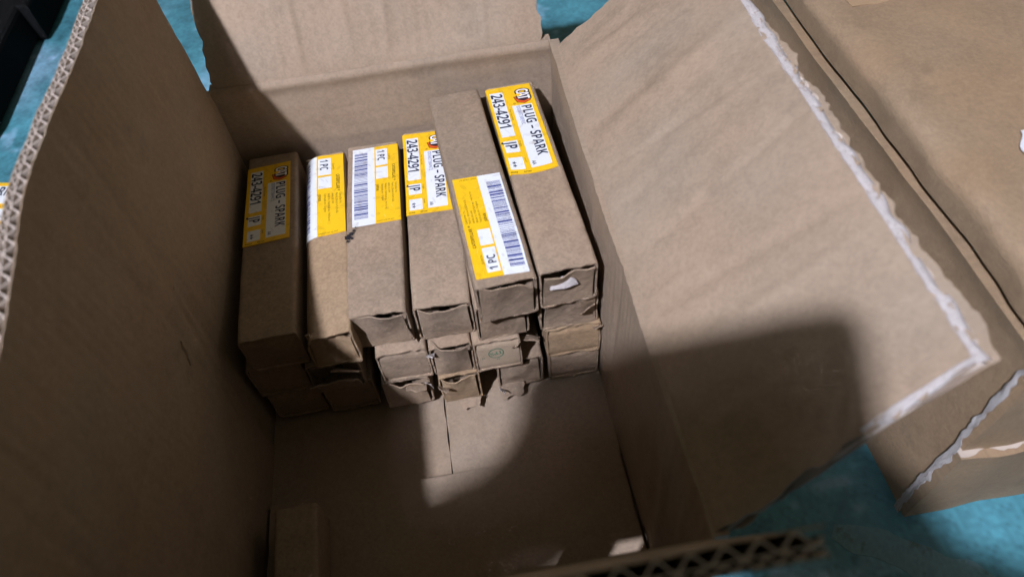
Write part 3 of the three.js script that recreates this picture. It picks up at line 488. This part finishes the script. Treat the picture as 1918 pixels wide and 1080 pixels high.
// ---------------------------------------------------------------- the phone and the squatting photographer behind the lens: they cast the shade on the right flap and the floor
{
  camera.updateMatrixWorld(true);
  const cr = new THREE.Vector3(1, 0, 0).applyQuaternion(camera.quaternion), cu = new THREE.Vector3(0, 1, 0).applyQuaternion(camera.quaternion), cb = new THREE.Vector3(0, 0, 1).applyQuaternion(camera.quaternion);
  const tilt = 9 * RAD, UP = 0.065, W = (x, y, d) => { const X = x, Y = y - 0.011; return camera.position.clone().addScaledVector(cr, X).addScaledVector(cu, Y).addScaledVector(cb, d).lerp(LAMP_POS, UP).toArray(); };
  const T = (x, y, d) => W(x * Math.cos(tilt) - y * Math.sin(tilt), x * Math.sin(tilt) + y * Math.cos(tilt), d);
  const phone = thing('smartphone', 'dark smartphone held level in both hands above the near end of the open carton', 'phone');
  phone.position.copy(camera.position); phone.quaternion.copy(camera.quaternion); phone.position.addScaledVector(cu, -0.011); phone.position.lerp(LAMP_POS, UP); phone.rotateZ(tilt); phone.scale.setScalar(0.94);
  const rr = (x0, y0, x1, y1, r) => { const s = new THREE.Shape(); s.moveTo(x0 + r, y0); s.lineTo(x1 - r, y0); s.absarc(x1 - r, y0 + r, r, -Math.PI / 2, 0); s.lineTo(x1, y1 - r); s.absarc(x1 - r, y1 - r, r, 0, Math.PI / 2); s.lineTo(x0 + r, y1); s.absarc(x0 + r, y1 - r, r, Math.PI / 2, Math.PI); s.lineTo(x0, y0 + r); s.absarc(x0 + r, y0 + r, r, Math.PI, Math.PI * 1.5); return s; };
  part('body', new THREE.ExtrudeGeometry(rr(-0.135, -0.049, 0.009, 0.027, 0.009), { depth: 0.008, bevelEnabled: true, bevelThickness: 0.001, bevelSize: 0.001, bevelSegments: 2, curveSegments: 10 }).translate(0, 0, 0.006), M.black, phone);
  part('screen', new THREE.ExtrudeGeometry(rr(-0.132, -0.046, 0.006, 0.024, 0.007), { depth: 0.0006, bevelEnabled: false }).translate(0, 0, 0.0152), M.blackTop, phone);
  part('lens_ring', new THREE.TorusGeometry(0.008, 0.0015, 10, 28).translate(0.0017, 0.011, 0.004), M.blackTop, phone);
  const sd = (p, b) => { const [a, c, ra, rb] = b, ax = c[0] - a[0], ay = c[1] - a[1], az = c[2] - a[2], px = p[0] - a[0], py = p[1] - a[1], pz = p[2] - a[2], h = clamp((px * ax + py * ay + pz * az) / (ax * ax + ay * ay + az * az + 1e-12), 0, 1); return Math.hypot(px - ax * h, py - ay * h, pz - az * h) - (ra + (rb - ra) * h); };
  function fleshed(bones, centre, half, res, k, colour) {
    const mc = new MarchingCubes(res, new THREE.MeshStandardMaterial(), false, false, 90000); mc.isolation = 0;
    const hs = res / 2;
    for (let z = 0; z < res; z++) for (let y = 0; y < res; y++) for (let x = 0; x < res; x++) {
      const p = [centre[0] + (x - hs) / hs * half, centre[1] + (y - hs) / hs * half, centre[2] + (z - hs) / hs * half];
      let d = 1e3; for (const b of bones) { const e = sd(p, b); if (e > d + 0.1) continue; const q = clamp(0.5 + 0.5 * (d - e) / k, 0, 1); d = d + (e - d) * q - k * q * (1 - q); }
      mc.field[x + y * res + z * res * res] = -d;
    }
    mc.update();
    const n = mc.count, pos = new Float32Array(n * 3), nor = new Float32Array(n * 3), col = new Float32Array(n * 3);
    for (let i = 0; i < n; i++) { const P = [0, 1, 2].map((c) => centre[c] + mc.positionArray[i * 3 + c] * half); pos.set(P, i * 3); for (let c = 0; c < 3; c++) nor[i * 3 + c] = mc.normalArray[i * 3 + c]; col.set(colour(P), i * 3); }
    const g = new THREE.BufferGeometry(); g.setAttribute('position', new THREE.BufferAttribute(pos, 3)); g.setAttribute('normal', new THREE.BufferAttribute(nor, 3)); g.setAttribute('color', new THREE.BufferAttribute(col, 3));
    g.computeVertexNormals(); return g;
  }
  const skinC = [0.45, 0.28, 0.2], coat = [0.03, 0.035, 0.05], trousers = [0.04, 0.045, 0.06], hairC = [0.012, 0.01, 0.009];
  const rw = T(0.03, -0.115, 0.05), lw = T(-0.2, -0.044, 0.05), re = [0.25, 0.53, 0.76], le = [-0.3, 0.6, 0.68], rs = [0.27, 0.72, 0.93], ls = [-0.09, 0.71, 0.87], nk = [0.09, 0.79, 0.87], hd = [0.09, 0.9, 0.81];
  const hipR = [0.19, 0.27, 1.12], hipL = [0.01, 0.27, 1.12], knR = [0.31, 0.42, 0.76], knL = [-0.13, 0.42, 0.76], anR = [0.28, 0.055, 0.9], anL = [-0.09, 0.055, 0.9], toeR = [0.3, 0.025, 0.74], toeL = [-0.11, 0.025, 0.74];
  const bones = [[rw, re, 0.03, 0.045], [re, rs, 0.048, 0.06], [lw, le, 0.03, 0.045], [le, ls, 0.048, 0.06], [rs, ls, 0.065, 0.065], [[0.09, 0.68, 0.93], [0.1, 0.36, 1.1], 0.14, 0.14], [[0.17, 0.66, 0.93], [0.16, 0.34, 1.1], 0.11, 0.12], [[0.01, 0.66, 0.91], [0.04, 0.34, 1.1], 0.11, 0.12], [[0.09, 0.74, 0.9], nk, 0.06, 0.05], [nk, hd, 0.05, 0.07], [hd, [0.09, 0.95, 0.83], 0.085, 0.088], [[0.09, 0.9, 0.74], [0.09, 0.89, 0.722], 0.02, 0.012],
    [hipR, knR, 0.09, 0.062], [knR, anR, 0.06, 0.042], [hipL, knL, 0.09, 0.062], [knL, anL, 0.06, 0.042], [[anR[0], 0.03, 0.93], toeR, 0.042, 0.036], [[anL[0], 0.03, 0.93], toeL, 0.042, 0.036]];
  const geos = [fleshed(bones, [0.08, 0.5, 0.84], 0.56, 96, 0.03, (p) => (p[1] > 0.93 || (p[1] > 0.86 && p[2] > 0.84 && p[1] > 0.84) ? hairC : p[1] > 0.8 ? skinC : p[1] < 0.1 ? hairC : (p[1] < 0.5 && (p[0] > 0.2 || p[0] < -0.0)) || p[1] < 0.34 ? trousers : coat))];
  const rHand = [[rw, T(-0.01, -0.085, 0.03), 0.026, 0.02], [rw, T(-0.05, -0.085, 0.03), 0.024, 0.016]], lHand = [[lw, T(-0.164, -0.012, 0.028), 0.023, 0.017], [lw, T(-0.166, -0.052, 0.028), 0.024, 0.018], [T(-0.164, -0.01, 0.028), T(-0.166, -0.05, 0.028), 0.016, 0.016]];
  [0.0, -0.021, -0.042, -0.062].forEach((x, i) => { const L = [0.9, 1.05, 1, 0.8][i]; rHand.push([rw, T(x, -0.074, 0.026), 0.02, 0.0105], [T(x, -0.074, 0.026), T(x - 0.003, -0.064, -0.006), 0.0105, 0.0095], [T(x - 0.003, -0.064, -0.006), T(x - 0.006, -0.064 + 0.03 * L, -0.005), 0.0095, 0.0075]); });
  rHand.push([T(0.02, -0.1, 0.045), T(0.012, -0.062, 0.034), 0.015, 0.011], [T(0.012, -0.062, 0.034), T(-0.006, -0.03, 0.025), 0.011, 0.0085]);
  [0.018, -0.003, -0.024, -0.044].forEach((y, i) => { const L = [0.9, 1.05, 1, 0.8][i]; lHand.push([T(-0.168, y, 0.026), T(-0.15, y, -0.006), 0.011, 0.0095], [T(-0.15, y, -0.006), T(-0.15 + 0.032 * L, y + 0.003, -0.005), 0.0095, 0.0075]); });
  lHand.push([T(-0.184, -0.06, 0.04), T(-0.154, -0.045, 0.034), 0.015, 0.011], [T(-0.154, -0.045, 0.034), T(-0.119, -0.028, 0.025), 0.011, 0.0085]);
  geos.push(fleshed(rHand, T(-0.01, -0.085, 0.025), 0.1, 66, 0.008, () => skinC), fleshed(lHand, T(-0.174, -0.025, 0.025), 0.1, 66, 0.008, () => skinC));
  const person = thing('person', 'squatting person in dark clothes behind the lens, holding the smartphone with both hands', 'person');
  part('body', mergeGeometries(geos), std({ name: 'clothes and skin', vertexColors: true, roughness: 0.85 }), person);
}

renderer.render(scene, camera);
scene.traverse((o) => { if (o.isMesh && o.name !== 'bulb') o.castShadow = o.receiveShadow = true; });
